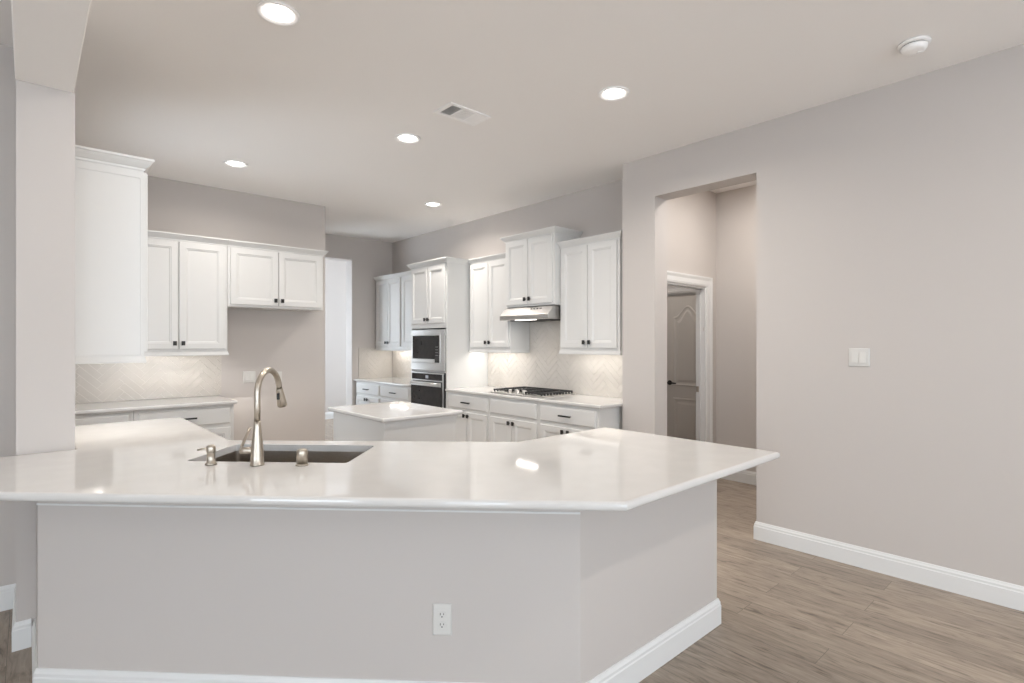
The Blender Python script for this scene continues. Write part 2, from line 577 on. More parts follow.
tr2 = casing('trim_2', 4.53, 5.29, 2.03, (0, 2.853, 0, 0), 0.104)
MB().box(5.268, 5.2715, 2.853 + 0.068, 2.853 + 0.098, 0.925, 0.985).build('strike_plate', M['nickel'], tr2, loc=(0, -2.853, 0))
MB().box(5.262, 5.271, 2.853 + 0.004, 2.853 + 0.022, 1.565, 1.605, 0.002).build('door_bumper', M['plate'], tr2, loc=(0, -2.853, 0))
# closed arched-panel door in the vestibule's right wall (faces -X): local x -> world -Y
casing('trim_3', -3.66, -3.03, 2.035, (5.76, 0, 0, -PI / 2), 0.05)


def arched_door(name, wd, ht):
    """two-panel door, upper panel with an arched head; local x 0..wd, front at y=0, facing -y"""
    b = MB()
    b.box(0, wd, 0, 0.035, 0.008, ht)
    st = 0.105

    def panel(z0, z1, arch):
        def outline(ins, y):
            x0, x1 = st + ins, wd - st - ins
            pts = [(x0, y, z0 + ins), (x1, y, z0 + ins)]
            n = 16
            for k in range(n + 1):
                u = k / n
                x = x1 + (x0 - x1) * u
                bulge = arch * (0.5 - 0.5 * math.cos(2 * PI * u)) ** 1.2
                pts.append((x, y, z1 - ins - arch + bulge))
            return pts
        b.rings([outline(0, 0.002), outline(0.004, -0.006), outline(0.016, -0.009), outline(0.030, -0.003), outline(0.05, -0.002), outline(0.075, -0.009)], cap0=False)
    panel(0.24, 0.79, 0.0)
    panel(0.93, ht - 0.12, 0.13)
    return b


dr = arched_door('door_1', 0.586, 2.005).build('door_1', M['door'])
dr.location = (5.775, 3.638, 0)
dr.rotation_euler = (0, 0, -PI / 2)
dr['kind'] = 'structure'
hb = MB()
hb.tube([(0.06, 0, 0.965), (0.06, -0.012, 0.965)], 0.028, 20)
hb.tube([(0.06, -0.01, 0.965), (0.06, -0.05, 0.965)], 0.010, 12)
hb.tube([(0.055, -0.05, 0.965), (0.10, -0.052, 0.966), (0.165, -0.045, 0.963)], [0.010, 0.010, 0.008], 12)
hb.build('door_handle', M['black'], dr)

# ------------------------------------------------------------------ cabinets


def door_mesh(x0, x1, z0, z1, rail=0.055, t=0.020):
    """framed door with a moulded inner edge; back on y=0, front towards -y"""
    def ring(ins, y):
        return [(x0 + ins, y, z0 + ins), (x1 - ins, y, z0 + ins), (x1 - ins, y, z1 - ins), (x0 + ins, y, z1 - ins)]
    b = MB()
    b.rings([ring(0, 0), ring(0, -t + 0.003), ring(0.003, -t), ring(rail, -t), ring(rail + 0.004, -t + 0.005), ring(rail + 0.010, -t + 0.005), ring(rail + 0.018, -t + 0.011)])
    return b


def slab_mesh(x0, x1, z0, z1, t=0.020):
    def ring(ins, y):
        return [(x0 + ins, y, z0 + ins), (x1 - ins, y, z0 + ins), (x1 - ins, y, z1 - ins), (x0 + ins, y, z1 - ins)]
    b = MB()
    b.rings([ring(0, 0), ring(0, -t + 0.007), ring(0.004, -t + 0.005), ring(0.012, -t), ])
    return b


def add_knob(door, x, z):
    b = MB()
    b.tube([(x, -0.020, z), (x, -0.038, z)], 0.006, 10)
    b.box(x - 0.0150, x + 0.0150, -0.047, -0.036, z - 0.0205, z + 0.0205, 0.002)
    return b.build('knob', M['black'], door)


def add_pull(front, x, z, ln=0.15):
    b = MB()
    for s in (-1, 1):
        b.tube([(x + s * ln * 0.38, -0.019, z), (x + s * ln * 0.38, -0.046, z)], 0.0045, 10)
    b.box(x - ln / 2, x + ln / 2, -0.054, -0.041, z - 0.0075, z + 0.0075, 0.002)
    return b.build('handle', M['black'], front)


def crown_path(wd, dp, lft, rgt):
    p = []
    if lft:
        p.append((0, dp))
    p += [(0, 0), (wd, 0)]
    if rgt:
        p.append((wd, dp))
    return p


CROWN = [(0.0, -0.062), (0.006, -0.062), (0.008, -0.050), (0.014, -0.046), (0.030, -0.028), (0.040, -0.014), (0.045, -0.012), (0.045, 0.0), (0.0, 0.0)]


def crown(parent, wd, dp, ztop, lft, rgt):
    return MB().sweep(crown_path(wd, dp, lft, rgt), [(o, ztop + z) for o, z in CROWN]).build('crown_molding', M['cabinet'], parent)


def light_rail(parent, wd, dp, z1, lft, rgt, h=0.042):
    prof = [(-0.018, z1 - h), (0.010, z1 - h), (0.012, z1 - h + 0.008), (0.004, z1 - 0.006), (0.004, z1), (-0.018, z1)]
    return MB().sweep(crown_path(wd, dp, lft, rgt), prof).build('light_rail', M['cabinet'], parent)


def upper_cabinet(label, loc, rot, wd, dp, z0, z1, splits, knobs=True, lc=False, rc=False, rail=True, rl=False, rr=False, crown_top=None, group='white wall cabinets', knob_z=None, side_m=0.022, blind=0.0):
    """local x along the wall (left to right seen from the front), y into the wall, front of the face frame at y=0"""
    t = thing('wall_cabinet', label, 'cabinet', loc, rot, group)
    c = MB()
    ct = crown_top or (z1 + 0.026)
    c.box(0, wd, 0, dp, z0, z1)
    c.build('carcass', M['cabinet'], t, bevel=0.0015)
    n = len(splits) - 1
    for i in range(n):
        a, b = splits[i], splits[i + 1]
        d = door_mesh(a + 0.004, b - 0.004, z0 + 0.022, z1 - 0.045).build('door', M['cabinet'], t)
        if knobs:
            kx = (b - 0.034) if i % 2 == 0 else (a + 0.034)
            add_knob(d, kx, (knob_z or (z0 + 0.022)) + 0.055)
    crown(t, wd, dp, ct, lc, rc)
    if rail:
        light_rail(t, wd, dp, z0 - 0.0005, rl, rr)
    return t


def base_cabinet(label, loc, rot, wd, dp, ztop, drawers, doors, pulls=True, lpanel=False, rpanel=False, group='white base cabinets'):
    t = thing('base_cabinet', label, 'cabinet', loc, rot, group)
    c = MB()
    c.box(0, wd, 0, dp, 0.10, ztop)
    c.build('carcass', M['cabinet'], t, bevel=0.0015)
    MB().box(0.0, wd, 0.07, dp, 0.0, 0.10).build('toe_kick', M['cabinet'], t)
    zd = ztop - 0.028
    for a, b in drawers:
        d = slab_mesh(a, b, zd - 0.150, zd).build('drawer_front', M['cabinet'], t)
        if pulls:
            add_pull(d, (a + b) / 2, zd - 0.075)
    for i, (a, b) in enumerate(doors):
        d = door_mesh(a, b, 0.125, zd - 0.185).build('door', M['cabinet'], t)
        kx = (b - 0.032) if i % 2 == 0 else (a + 0.032)
        add_knob(d, kx, zd - 0.185 - 0.040)
    return t


RW = -PI / 2      # cabinets on the range wall face -X
FX = 4.05
WALL = 4.348
# range wall uppers (local x runs towards -Y)
upper_cabinet('tall white double-door wall cabinet right of the range hood, beside the hallway wall', (FX, 3.775, 0), RW, 0.745, WALL - FX, 1.372, 2.438,
              [0.022, 0.3725, 0.723], rr=True, rl=True, rc=True)
upper_cabinet('raised white wall cabinet directly above the steel range hood', (3.97, 4.532, 0), RW, 0.755, WALL - 3.97, 1.832, 2.590,
              [0.022, 0.3775, 0.733], lc=True, rc=True, rail=False)
upper_cabinet('white double-door wall cabinet between the oven tower and the range hood', (FX, 5.292, 0), RW, 0.755, WALL - FX, 1.372, 2.438,
              [0.022, 0.3775, 0.733], rr=True)
upper_cabinet('white wall cabinet immediately left of the oven tower, partly hidden by it', (FX, 6.908, 0), RW, 0.785, WALL - FX, 1.372, 2.438,
              [0.022, 0.39, 0.763])
upper_cabinet('farthest white wall cabinet in the corner past the oven tower', (FX, 7.690, 0), RW, 0.780, WALL - FX, 1.372, 2.438,
              [0.022, 0.39, 0.758])
# left uppers
FY = 5.87
upper_cabinet('white double-door wall cabinet above the left tiled backsplash', (0.56, FY, 0), 0, 0.915, 6.198 - FY, 1.362, 2.438,
              [0.085, 0.495, 0.895], rr=True)
upper_cabinet('short wide white cabinet above the empty refrigerator space', (1.477, FY, 0), 0, 0.968, 6.198 - FY, 1.806, 2.438,
              [0.020, 0.484, 0.948], rc=True, rail=False)
tl = upper_cabinet('white wall cabinet beside the column at the far left, side panel facing the camera', (0.485, 3.632, 0), PI / 2, 0.79, 0.306, 1.372, 2.440,
                   [0.004, 0.395, 0.786], lc=True, rc=True, rl=True, rr=True)
e = MB()
for x0, x1, z0, z1 in ((0.0, 0.016, 1.372, 2.38), (0.290, 0.306, 1.372, 2.38), (0.016, 0.290, 2.36, 2.38)):
    e.box(-0.004, -0.0005, x0, x1, z0, z1)
e.build('side_trim', M['cabinet'], tl)

# ------------------------------------------------------------------ oven tower with its two appliances
TX, TY0, TY1 = 3.72, 5.30, 6.115
tw = thing('oven_tower_cabinet', 'tall white cabinet tower holding the microwave and wall oven', 'cabinet', (TX, TY1, 0), RW)
TW, TD = TY1 - TY0, WALL - TX
c = MB()
c.box(0, 0.028, 0, TD, 0, 2.438).box(TW - 0.028, TW, 0, TD, 0, 2.438)
c.box(0.028, TW - 0.028, TD - 0.02, TD, 0, 2.438)
c.box(0.028, TW - 0.028, 0, TD - 0.02, 1.625, 2.438)
c.box(0.028, TW - 0.028, 0.01, TD - 0.02, 1.080, 1.098)
c.box(0.028, TW - 0.028, 0, TD - 0.02, 0.10, 0.34)
c.box(0.028, TW - 0.028, 0.07, TD - 0.02, 0, 0.10)
c.build('carcass', M['cabinet'], tw, bevel=0.0015)
for i, (a, b) in enumerate(((0.030, 0.4035), (0.4115, TW - 0.030))):
    d = door_mesh(a, b, 1.685, 2.392).build('door', M['cabinet'], tw)
    add_knob(d, (b - 0.03) if i == 0 else (a + 0.03), 1.735)
d = slab_mesh(0.03, TW - 0.03, 0.13, 0.32).build('drawer_front', M['cabinet'], tw)
add_pull(d, TW / 2, 0.225)
crown(tw, TW, TD - 0.345, 2.464, True, True)

# microwave (local frame of the tower front)
AW = TW - 0.062
mw = thing('microwave', 'built-in steel-trimmed microwave above the wall oven', 'microwave', (TX, TY1 - 0.031, 1.098), RW)


def frame(b, x0, x1, z0, z1, wl, wr, wb, wt, y0, y1):
    b.box(x0, x0 + wl, y0, y1, z0, z1)
    b.box(x1 - wr, x1, y0, y1, z0, z1)
    b.box(x0 + wl, x1 - wr, y0, y1, z0, z0 + wb)
    b.box(x0 + wl, x1 - wr, y0, y1, z1 - wt, z1)


W = AW
b = MB(); frame(b, 0, W, 0.004, 0.510, 0.026, 0.085, 0.088, 0.062, -0.016, 0.0)
b.build('trim_kit', M['steel'], mw, bevel=0.002)
MB().box(0.03, W - 0.09, 0.0, 0.38, 0.010, 0.44).build('body', M['dark'], mw)
b = MB(); frame(b, 0.026, W - 0.085, 0.092, 0.448, 0.018, 0.016, 0.012, 0.012, -0.026, -0.0165)
b.build('door_frame', M['steel'], mw, bevel=0.002)
MB().box(0.0445, W - 0.205, -0.022, -0.002, 0.148, 0.4355).build('window', M['glass_black'], mw)
cp = MB().box(W - 0.203, W - 0.1015, -0.022, -0.002, 0.1045, 0.4355).build('control_panel', M['glass_black'], mw)
for r in range(4):
    MB().box(W - 0.188, W - 0.128, -0.0226, -0.0219, 0.19 + r * 0.034, 0.198 + r * 0.034).build('button', M['keypad'], cp)
MB().box(0.0445, W - 0.205, -0.030, -0.002, 0.1045, 0.146, 0.003).build('handle', M['steel'], mw)

# oven
ov = thing('wall_oven', 'black-glass and steel wall oven below the microwave', 'oven', (TX, TY1 - 0.031, 0.345), RW)
OZ = 1.078 - 0.345
b = MB(); b.box(0.0, W - 0.03, -0.018, 0.0, OZ - 0.018, OZ, 0.003).box(W - 0.052, W - 0.03, -0.018, 0, 0.0, OZ - 0.018, 0.003).box(0, 0.014, -0.018, 0, 0, OZ - 0.018, 0.003)
b.box(0.014, W - 0.052, -0.018, 0, OZ - 0.108, OZ - 0.094, 0.002)
b.build('frame', M['steel'], ov)
MB().box(W - 0.03, W, -0.010, 0.0, 0, OZ - 0.015).build('side_vent', M['black'], ov)
MB().box(0.02, W - 0.02, 0.0, 0.5, 0.0, OZ).build('body', M['dark'], ov)
cp = MB().box(0.014, W - 0.052, -0.016, 0.0, OZ - 0.092, OZ - 0.020).build('control_panel', M['glass_black'], ov)
MB().box(W * 0.45, W * 0.53, -0.0175, -0.016, OZ - 0.075, OZ - 0.037).build('display', M['display'], cp)
dd = MB().box(0.014, W - 0.054, -0.030, -0.001, 0.01, OZ - 0.112, 0.003).build('door', M['glass_black'], ov)
hb = MB()
hb.box(0.016, W - 0.056, -0.036, -0.031, OZ - 0.168, OZ - 0.118)
hb.tube([(0.05, -0.062, OZ - 0.135), (W - 0.09, -0.062, OZ - 0.135)], 0.012, 16)
for xx in (0.09, W - 0.13):
    hb.tube([(xx, -0.034, OZ - 0.135), (xx, -0.060, OZ - 0.135)], 0.008, 10)
hb.build('handle', M['steel'], dd)

# ------------------------------------------------------------------ base cabinets
BT = 0.868     # top of the cabinet boxes
CT = 0.900     # top of the kitchen counters
BX = 3.725
base_cabinet('white base cabinet below the right end of the cooktop counter, side panel exposed', (BX, 3.755, 0), RW, 0.745, WALL - BX, BT, [(0.03, 0.715)], [(0.03, 0.3695), (0.3755, 0.715)])
base_cabinet('white base cabinet directly under the gas cooktop, drawer front without a handle', (BX, 4.515, 0), RW, 0.757, WALL - BX, BT, [(0.03, 0.727)], [(0.03, 0.3755), (0.3815, 0.727)], pulls=False)
base_cabinet('white base cabinet between the oven tower and the cooktop cabinet', (BX, 5.296, 0), RW, 0.778, WALL - BX, BT, [(0.045, 0.748)], [(0.045, 0.3925), (0.3985, 0.748)])
base_cabinet('white base cabinet just left of the oven tower, mostly hidden by the island', (BX, 6.930, 0), RW, 0.812, WALL - BX, BT, [(0.03, 0.765)], [(0.03, 0.395), (0.401, 0.765)])
base_cabinet('farthest white base cabinet in the corner past the oven tower', (BX, 7.700, 0), RW, 0.767, WALL - BX, BT, [(0.03, 0.737)], [(0.03, 0.3805), (0.3865, 0.737)])
FB = 5.552
base_cabinet('white base cabinet under the left wall counter, beside the refrigerator space', (0.672, FB, 0), 0, 0.778, 6.198 - FB, BT, [(0.03, 0.748)], [(0.03, 0.386), (0.392, 0.748)])
base_cabinet('white corner base cabinet under the left wall counter, behind the peninsula end', (0.182, FB, 0), 0, 0.487, 6.198 - FB, BT, [(0.06, 0.457)], [(0.06, 0.457)])


def counter(name, label, outer, z0, z1, holes=(), rnd=0.011, m='quartz', group=None):
    bm = bmesh.new()
    loops = [outer] + list(holes)
    es = []
    for lp in loops:
        vs = [bm.verts.new((x, y, z1)) for x, y in lp]
        es += [bm.edges.new((vs[i], vs[(i + 1) % len(vs)])) for i in range(len(vs))]
    bmesh.ops.triangle_fill(bm, edges=es, use_beauty=True)
    faces = list(bm.faces)
    r = bmesh.ops.extrude_face_region(bm, geom=faces)
    nv = [g for g in r['geom'] if isinstance(g, bmesh.types.BMVert)]
    for v in nv:
        v.co.z = z0
    bmesh.ops.recalc_face_normals(bm, faces=bm.faces)
    rim = [e for e in bm.edges if len(e.link_faces) == 2 and abs(e.link_faces[0].normal.dot(e.link_faces[1].normal)) < 0.5 and abs(e.verts[0].co.z - e.verts[1].co.z) < 1e-5]
    outer_pts = {(round(x, 4), round(y, 4)) for x, y in outer}
    rim = [e for e in rim if (round(e.verts[0].co.x, 4), round(e.verts[0].co.y, 4)) in outer_pts]
    bmesh.ops.bevel(bm, geom=rim, offset=rnd, segments=4, profile=0.5, affect='EDGES')
    mb = MB(); mb.bm.free(); mb.bm = bm
    o = mb.build(name, M[m])
    tag(o, label, 'countertop', group)
    return o


def rounded(pts, r, n=5):
    out = []
    k = len(pts)
    for i in range(k):
        p, a, b = Vector(pts[i]), Vector(pts[i - 1]), Vector(pts[(i + 1) % k])
        da, db = (a - p).normalized(), (b - p).normalized()
        ang = da.angle(db)
        d = r / math.tan(ang / 2)
        cc = p + (da + db).normalized() * (r / math.sin(ang / 2))
        p0, p1 = p + da * d, p + db * d
        v0, v1 = p0 - cc, p1 - cc
        a0 = math.atan2(v0.y, v0.x)
        dA = math.atan2(v1.y, v1.x) - a0
        while dA > PI: dA -= 2 * PI
        while dA < -PI: dA += 2 * PI
        for q in range(n + 1):
            w_ = a0 + dA * q / n
            out.append((cc.x + r * math.cos(w_), cc.y + r * math.sin(w_)))
    return out


S2 = math.sqrt(0.5)


def tn(t, n):
    return ((t + n) * S2, (n - t) * S2)


# peninsula worktop with the sink cut-out
SK = (-1.580, -0.850, 2.322, 2.728)
hole = rounded([tn(SK[0], SK[2]), tn(SK[1], SK[2]), tn(SK[1], SK[3]), tn(SK[0], SK[3])], 0.02)
PEN = [(-0.30, 3.434), (-0.30, 2.84), (1.470, 1.070), (2.702, 1.076), (2.702, 2.137), (1.950, 2.130), (0.820, 3.205), (0.820, 4.430), (0.180, 4.430), (0.180, 3.434)]
counter('countertop', 'large white quartz worktop of the angled peninsula with the sink', PEN, 0.881, 0.914, [hole], 0.014)
counter('countertop', 'white quartz worktop along the range wall around the gas cooktop', [(3.690, 2.960), (3.690, 5.297), (4.347, 5.297), (4.347, 2.960)], BT + 0.001, CT)
counter('countertop', 'white quartz worktop in the far corner left of the oven tower', [(3.690, 6.118), (3.690, 7.717), (4.347, 7.717), (4.347, 6.118)], BT + 0.001, CT)
counter('countertop', 'white quartz worktop below the left tiled backsplash', [(0.179, 5.500), (0.179, 6.197), (1.470, 6.197), (1.470, 5.500)], BT + 0.001, CT)

# island
il = thing('kitchen_island', 'small white island in the middle of the kitchen, its sides plain panels', 'island', (1.87, 3.44, 0), 0)
IW, IL = 0.625, 0.84
MB().box(0, IW, 0, IL, 0.09, 0.883).build('body', M['cabinet'], il, bevel=0.002)
MB().box(0.05, IW - 0.03, 0.03, IL - 0.03, 0, 0.09).build('toe_kick', M['cabinet'], il)
e = MB()
e.box(0.0, IW, -0.012, -0.0005, 0.835, 0.883)
e.build('side_trim', M['cabinet'], il)
counter('countertop', 'white quartz top of the small island', [(1.838, 3.395), (1.838, 4.320), (2.532, 4.320), (2.532, 3.395)], 0.884, 0.914)

# ------------------------------------------------------------------ tiled backsplashes


def clip(poly, x0, x1, y0, y1):
    for ax, lim, sg in ((0, x0, 1), (0, x1, -1), (1, y0, 1), (1, y1, -1)):
        out = []
        for i in range(len(poly)):
            a, b2 = poly[i - 1], poly[i]
            da, db = (a[ax] - lim) * sg, (b2[ax] - lim) * sg
            if (da >= 0) != (db >= 0):
                t = da / (da - db)
                out.append((a[0] + (b2[0] - a[0]) * t, a[1] + (b2[1] - a[1]) * t))
            if db >= 0:
                out.append(b2)
        poly = out
        if len(poly) < 3:
            return []
    return poly


def herringbone(mb, x0, x1, z0, z1, fn, tw_=0.058, n=4, g=0.0035, y_back=-0.004, y_front=-0.0075):
    """tiles on the rectangle; fn maps (u, z, y) to a point"""
    c, s = math.cos(PI / 4), math.sin(PI / 4)
    span = int(max(x1 - x0, z1 - z0) / tw_ * 1.6) + 10
    for i in range(-span, span):
        for j in range(-span, span):
            d = (i - j) % (2 * n)
            if d == 0:
                r = (i, j, i + n, j + 1)
            elif d == 2 * n - 1:
                r = (i, j, i + 1, j + n)
            else:
                continue
            q = [(r[0] * tw_ + g / 2, r[1] * tw_ + g / 2), (r[2] * tw_ - g / 2, r[1] * tw_ + g / 2), (r[2] * tw_ - g / 2, r[3] * tw_ - g / 2), (r[0] * tw_ + g / 2, r[3] * tw_ - g / 2)]
            q = [(x0 + u * c - v * s, z0 + u * s + v * c) for u, v in q]
            q = clip(q, x0, x1, z0, z1)
            if len(q) < 3:
                continue
            ar = abs(sum(q[k - 1][0] * q[k][1] - q[k][0] * q[k - 1][1] for k in range(len(q)))) / 2
            if ar < 2e-5:
                continue
            mb.rings([[fn(u, z, y_back) for u, z in q], [fn(u, z, y_front) for u, z in q]], cap0=False, mi=1)


b = MB()
b.box(0.185, 1.500, 6.1945, 6.1985, CT + 0.001, 1.360)
herringbone(b, 0.185, 1.500, CT + 0.002, 1.360, lambda u, z, y: (u, 6.1985 + y, z))
tag(b.build('tile_backsplash', [M['grout'], M['tile']]), 'cream herringbone tile backsplash below the left wall cabinets', 'backsplash')
b = MB()
b.box(4.3445, 4.3485, 2.960, 5.297, CT + 0.001, 1.370)
b.box(4.3445, 4.3485, 3.780, 4.532, 1.370, 1.828)
fnR = lambda u, z, y: (4.3485 + y, u, z)
herringbone(b, 2.960, 5.297, CT + 0.002, 1.370, fnR)
herringbone(b, 3.780, 4.532, 1.3705, 1.828, fnR)
tag(b.build('tile_backsplash', [M['grout'], M['tile']]), 'cream herringbone tile backsplash behind the gas cooktop and under the hood', 'backsplash')
b = MB()
b.box(4.3445, 4.3485, 6.118, 7.710, CT + 0.001, 1.370)
b.box(3.770, 4.340, 7.7145, 7.7185, CT + 0.001, 1.370)
herringbone(b, 6.118, 7.710, CT + 0.002, 1.370, fnR)
herringbone(b, 3.770, 4.338, CT + 0.002, 1.370, lambda u, z, y: (u, 7.7185 + y, z))
tag(b.build('tile_backsplash', [M['grout'], M['tile']]), 'cream tile backsplash wrapping the far corner left of the oven tower', 'backsplash')

# ------------------------------------------------------------------ range hood and cooktop
hd = thing('range_hood', 'slim stainless steel range hood under the raised wall cabinet', 'range hood', (3.97, 4.530, 1.690), RW)
HW, HDP = 0.745, 0.36
side = [(HDP, 0.0), (-0.085, 0.0), (-0.090, 0.004), (-0.090, 0.046), (-0.005, 0.134), (HDP, 0.134)]
MB().profile_x(side, 0.0, HW).build('shell', M['hood'], hd, bevel=0.002)
MB().box(0.235, 0.50, -0.075, -0.01, -0.008, -0.0005).build('lamp_lens', M['lens_hood'], hd)
MB().box(0.05, HW - 0.05, 0.02, HDP - 0.03, -0.006, -0.0005).build('grease_filter', M['dark'], hd)
for q in range(4):
    # push buttons on the sloping front
    bt = MB()
    xx = HW - 0.30 + q * 0.045
    bt.rings([[(-0.011, 0.003, -0.005), (0.011, 0.003, -0.005), (0.011, 0.003, 0.005), (-0.011, 0.003, 0.005)], [(-0.010, -0.006, -0.004), (0.010, -0.006, -0.004), (0.010, -0.006, 0.004), (-0.010, -0.006, 0.004)]])
    o = bt.build('button', M['black'], hd)
    o.location = (xx, -0.030, 0.108)
    o.rotation_euler = (-math.radians(46), 0, 0)
light('hood_light', 'AREA', (3.95, 4.16, 1.675), 1.2 * UNDER, SOFT, size=0.05, size_y=0.3)

ck = thing('gas_cooktop', 'stainless gas cooktop with black cast-iron grates and front knobs', 'cooktop', (3.775, 4.565, CT), RW)
CW, CD = 0.78, 0.53
MB().box(0, CW, 0, CD, 0.001, 0.012, 0.004).build('steel_top', M['steel'], ck)
gz = 0.043
for a, b_ in ((0.02, 0.262), (0.27, 0.51), (0.518, 0.76)):
    g = MB()
    y0 = 0.03 if a != 0.27 else 0.14
    for xx in (a, b_ - 0.012):
        g.box(xx, xx + 0.012, y0, CD - 0.03, gz - 0.014, gz, 0.003)
    for yy in (y0, CD - 0.042, (y0 + CD - 0.04) / 2):
        g.box(a + 0.012, b_ - 0.012, yy, yy + 0.012, gz - 0.014, gz, 0.003)
    nf = 11
    for q in range(nf):
        yy = y0 + 0.004 + q * (CD - 0.078 - y0 + 0.03) / (nf - 1)
        # fingers pointing inwards from both sides, each with a foot on the steel top
        for xa, xb in ((a + 0.001, a + 0.085), (b_ - 0.085, b_ - 0.001)):
            g.box(xa, xb, yy, yy + 0.008, gz - 0.012, gz - 0.001)
        if q < nf:
            g.box(a, a + 0.012, yy, yy + 0.012, 0.0125, gz - 0.014)
            g.box(b_ - 0.012, b_, yy, yy + 0.012, 0.0125, gz - 0.014)
    g.build('grate', M['iron'], ck)
for cx, cy, r in ((0.14, 0.15, 0.038), (0.14, 0.39, 0.034), (0.39, 0.31, 0.048), (0.64, 0.15, 0.034), (0.64, 0.39, 0.038)):
    b = MB()
    b.lathe([(r + 0.012, 0.0125), (r + 0.010, 0.020), (r, 0.022), (r, 0.029), (r - 0.006, 0.032)], 24, (cx, cy))
    b.build('burner', M['iron'], ck)
for q in range(5):
    b = MB()
    cx, cy = 0.275 + q * 0.0575, (0.050 if q % 2 == 0 else 0.085)
    b.lathe([(0.023, 0.0125), (0.023, 0.018), (0.021, 0.020), (0.019, 0.046), (0.015, 0.050)], 20, (cx, cy))
    b.build('knob', M['hood'], ck)

# ------------------------------------------------------------------ sink, faucet, dispenser, air gap
sk = MB()
cx, cy = tn((SK[0] + SK[1]) / 2, (SK[2] + SK[3]) / 2)
hw, hn = (SK[1] - SK[0]) / 2, (SK[3] - SK[2]) / 2


def rr_ring(ins, r, z):
    p = rounded([(-hw + ins, -hn + ins), (hw - ins, -hn + ins), (hw - ins, hn - ins), (-hw + ins, hn - ins)], r)
    return [(x, y, z) for x, y in p]


sk.rings([rr_ring(-0.022, 0.03, 0.8805), rr_ring(-0.022, 0.03, 0.878), rr_ring(-0.006, 0.026, 0.877), rr_ring(-0.005, 0.026, 0.665), rr_ring(0.02, 0.02, 0.655)], cap0=False)
sk.rings([rr_ring(-0.022, 0.03, 0.8805), rr_ring(-0.003, 0.024, 0.8805), rr_ring(-0.002, 0.024, 0.672), rr_ring(0.012, 0.018, 0.661), rr_ring(0.10, 0.01, 0.659)], cap0=False)
snk = sk.build('kitchen_sink', M['sink'])
snk.location = (cx, cy, 0)
snk.rotation_euler = (0, 0, -PI / 4)
tag(snk, 'undermount steel single-bowl sink set into the peninsula worktop', 'sink')
d = MB().lathe([(0.045, 0.6595), (0.045, 0.662), (0.036, 0.6635), (0.030, 0.6610)], 24).build('drain', M['steel'], snk)

PZ = 0.9145
# local frame: x = along the diagonal to the right, y = towards the sink
fx, fy = tn(-1.222, 2.264)
fc = thing('kitchen_faucet', 'tall brushed nickel gooseneck pull-down faucet behind the sink edge', 'faucet', (fx, fy, PZ), -PI / 4)
b = MB()
b.lathe([(0.0295, 0.0), (0.0295, 0.005), (0.0265, 0.008), (0.0265, 0.040), (0.0255, 0.055), (0.0225, 0.095), (0.0185, 0.135), (0.0150, 0.170), (0.0142, 0.190)], 36)
b.build('body', M['nickel'], fc)
b = MB()
pts = [(0, 0, 0.188), (0, 0, 0.25), (0, 0, 0.305)]
R = 0.098
for q in range(1, 25):
    a = PI * q / 24 * 0.97
    pts.append((0, R - R * math.cos(a), 0.305 + R * math.sin(a)))
lx = pts[-1]
b.tube(pts, 0.0128, 20)
b.build('spout', M['nickel'], fc)
b = MB()
tip = (0, 0.226, 0.229)
dv = Vector(tip) - Vector(lx)
b.tube([Vector(lx) + dv * t for t in (0.0, 0.05, 0.12, 0.5, 0.93, 1.0)], [0.0132, 0.0150, 0.0155, 0.0190, 0.0225, 0.0205], 24)
sh = b.build('spray_head', M['nickel'], fc)
MB().box(-0.006, 0.006, lx[1] - 0.014, lx[1] - 0.006, 0.262, 0.292, 0.002).build('button', M['black'], sh)
b = MB()
b.tube([(-0.015, 0, 0.062), (-0.055, 0, 0.062), (-0.072, 0, 0.062)], [0.0145, 0.0145, 0.0135], 20)
b.tube([(-0.070, -0.004, 0.060), (-0.074, 0.012, 0.080), (-0.071, 0.045, 0.122), (-0.068, 0.066, 0.148)], [0.0085, 0.0065, 0.0062, 0.0078], 14)
b.build('lever', M['nickel'], fc)

dx, dy = tn(-1.427, 2.263)
sd = thing('soap_dispenser', 'short brushed nickel soap dispenser left of the faucet', 'soap dispenser', (dx, dy, PZ), -PI / 4)
b = MB()
b.lathe([(0.024, 0.0), (0.024, 0.006), (0.018, 0.010), (0.0165, 0.030), (0.0165, 0.050), (0.0185, 0.052)], 28)
b.build('base', M['nickel'], sd)
b = MB()
b.lathe([(0.0175, 0.053), (0.0185, 0.056), (0.0185, 0.074), (0.016, 0.082), (0.008, 0.085)], 28)
b.tube([(-0.010, 0, 0.066), (-0.040, 0, 0.066), (-0.060, 0, 0.062)], [0.0055, 0.005, 0.0045], 12)
b.build('pump_head', M['nickel'], sd)
ax_, ay_ = tn(-1.027, 2.270)
ag = thing('air_gap_cap', 'round brushed nickel air gap cap right of the faucet', 'air gap', (ax_, ay_, PZ), 0)
b = MB(); b.lathe([(0.027, 0.0), (0.027, 0.004), (0.0235, 0.006), (0.0235, 0.008)], 28).build('flange', M['nickel'], ag)
b = MB(); b.lathe([(0.0225, 0.0085), (0.0225, 0.060), (0.0205, 0.067), (0.012, 0.070)], 28).build('cap', M['nickel'], ag)

# ------------------------------------------------------------------ wall plates


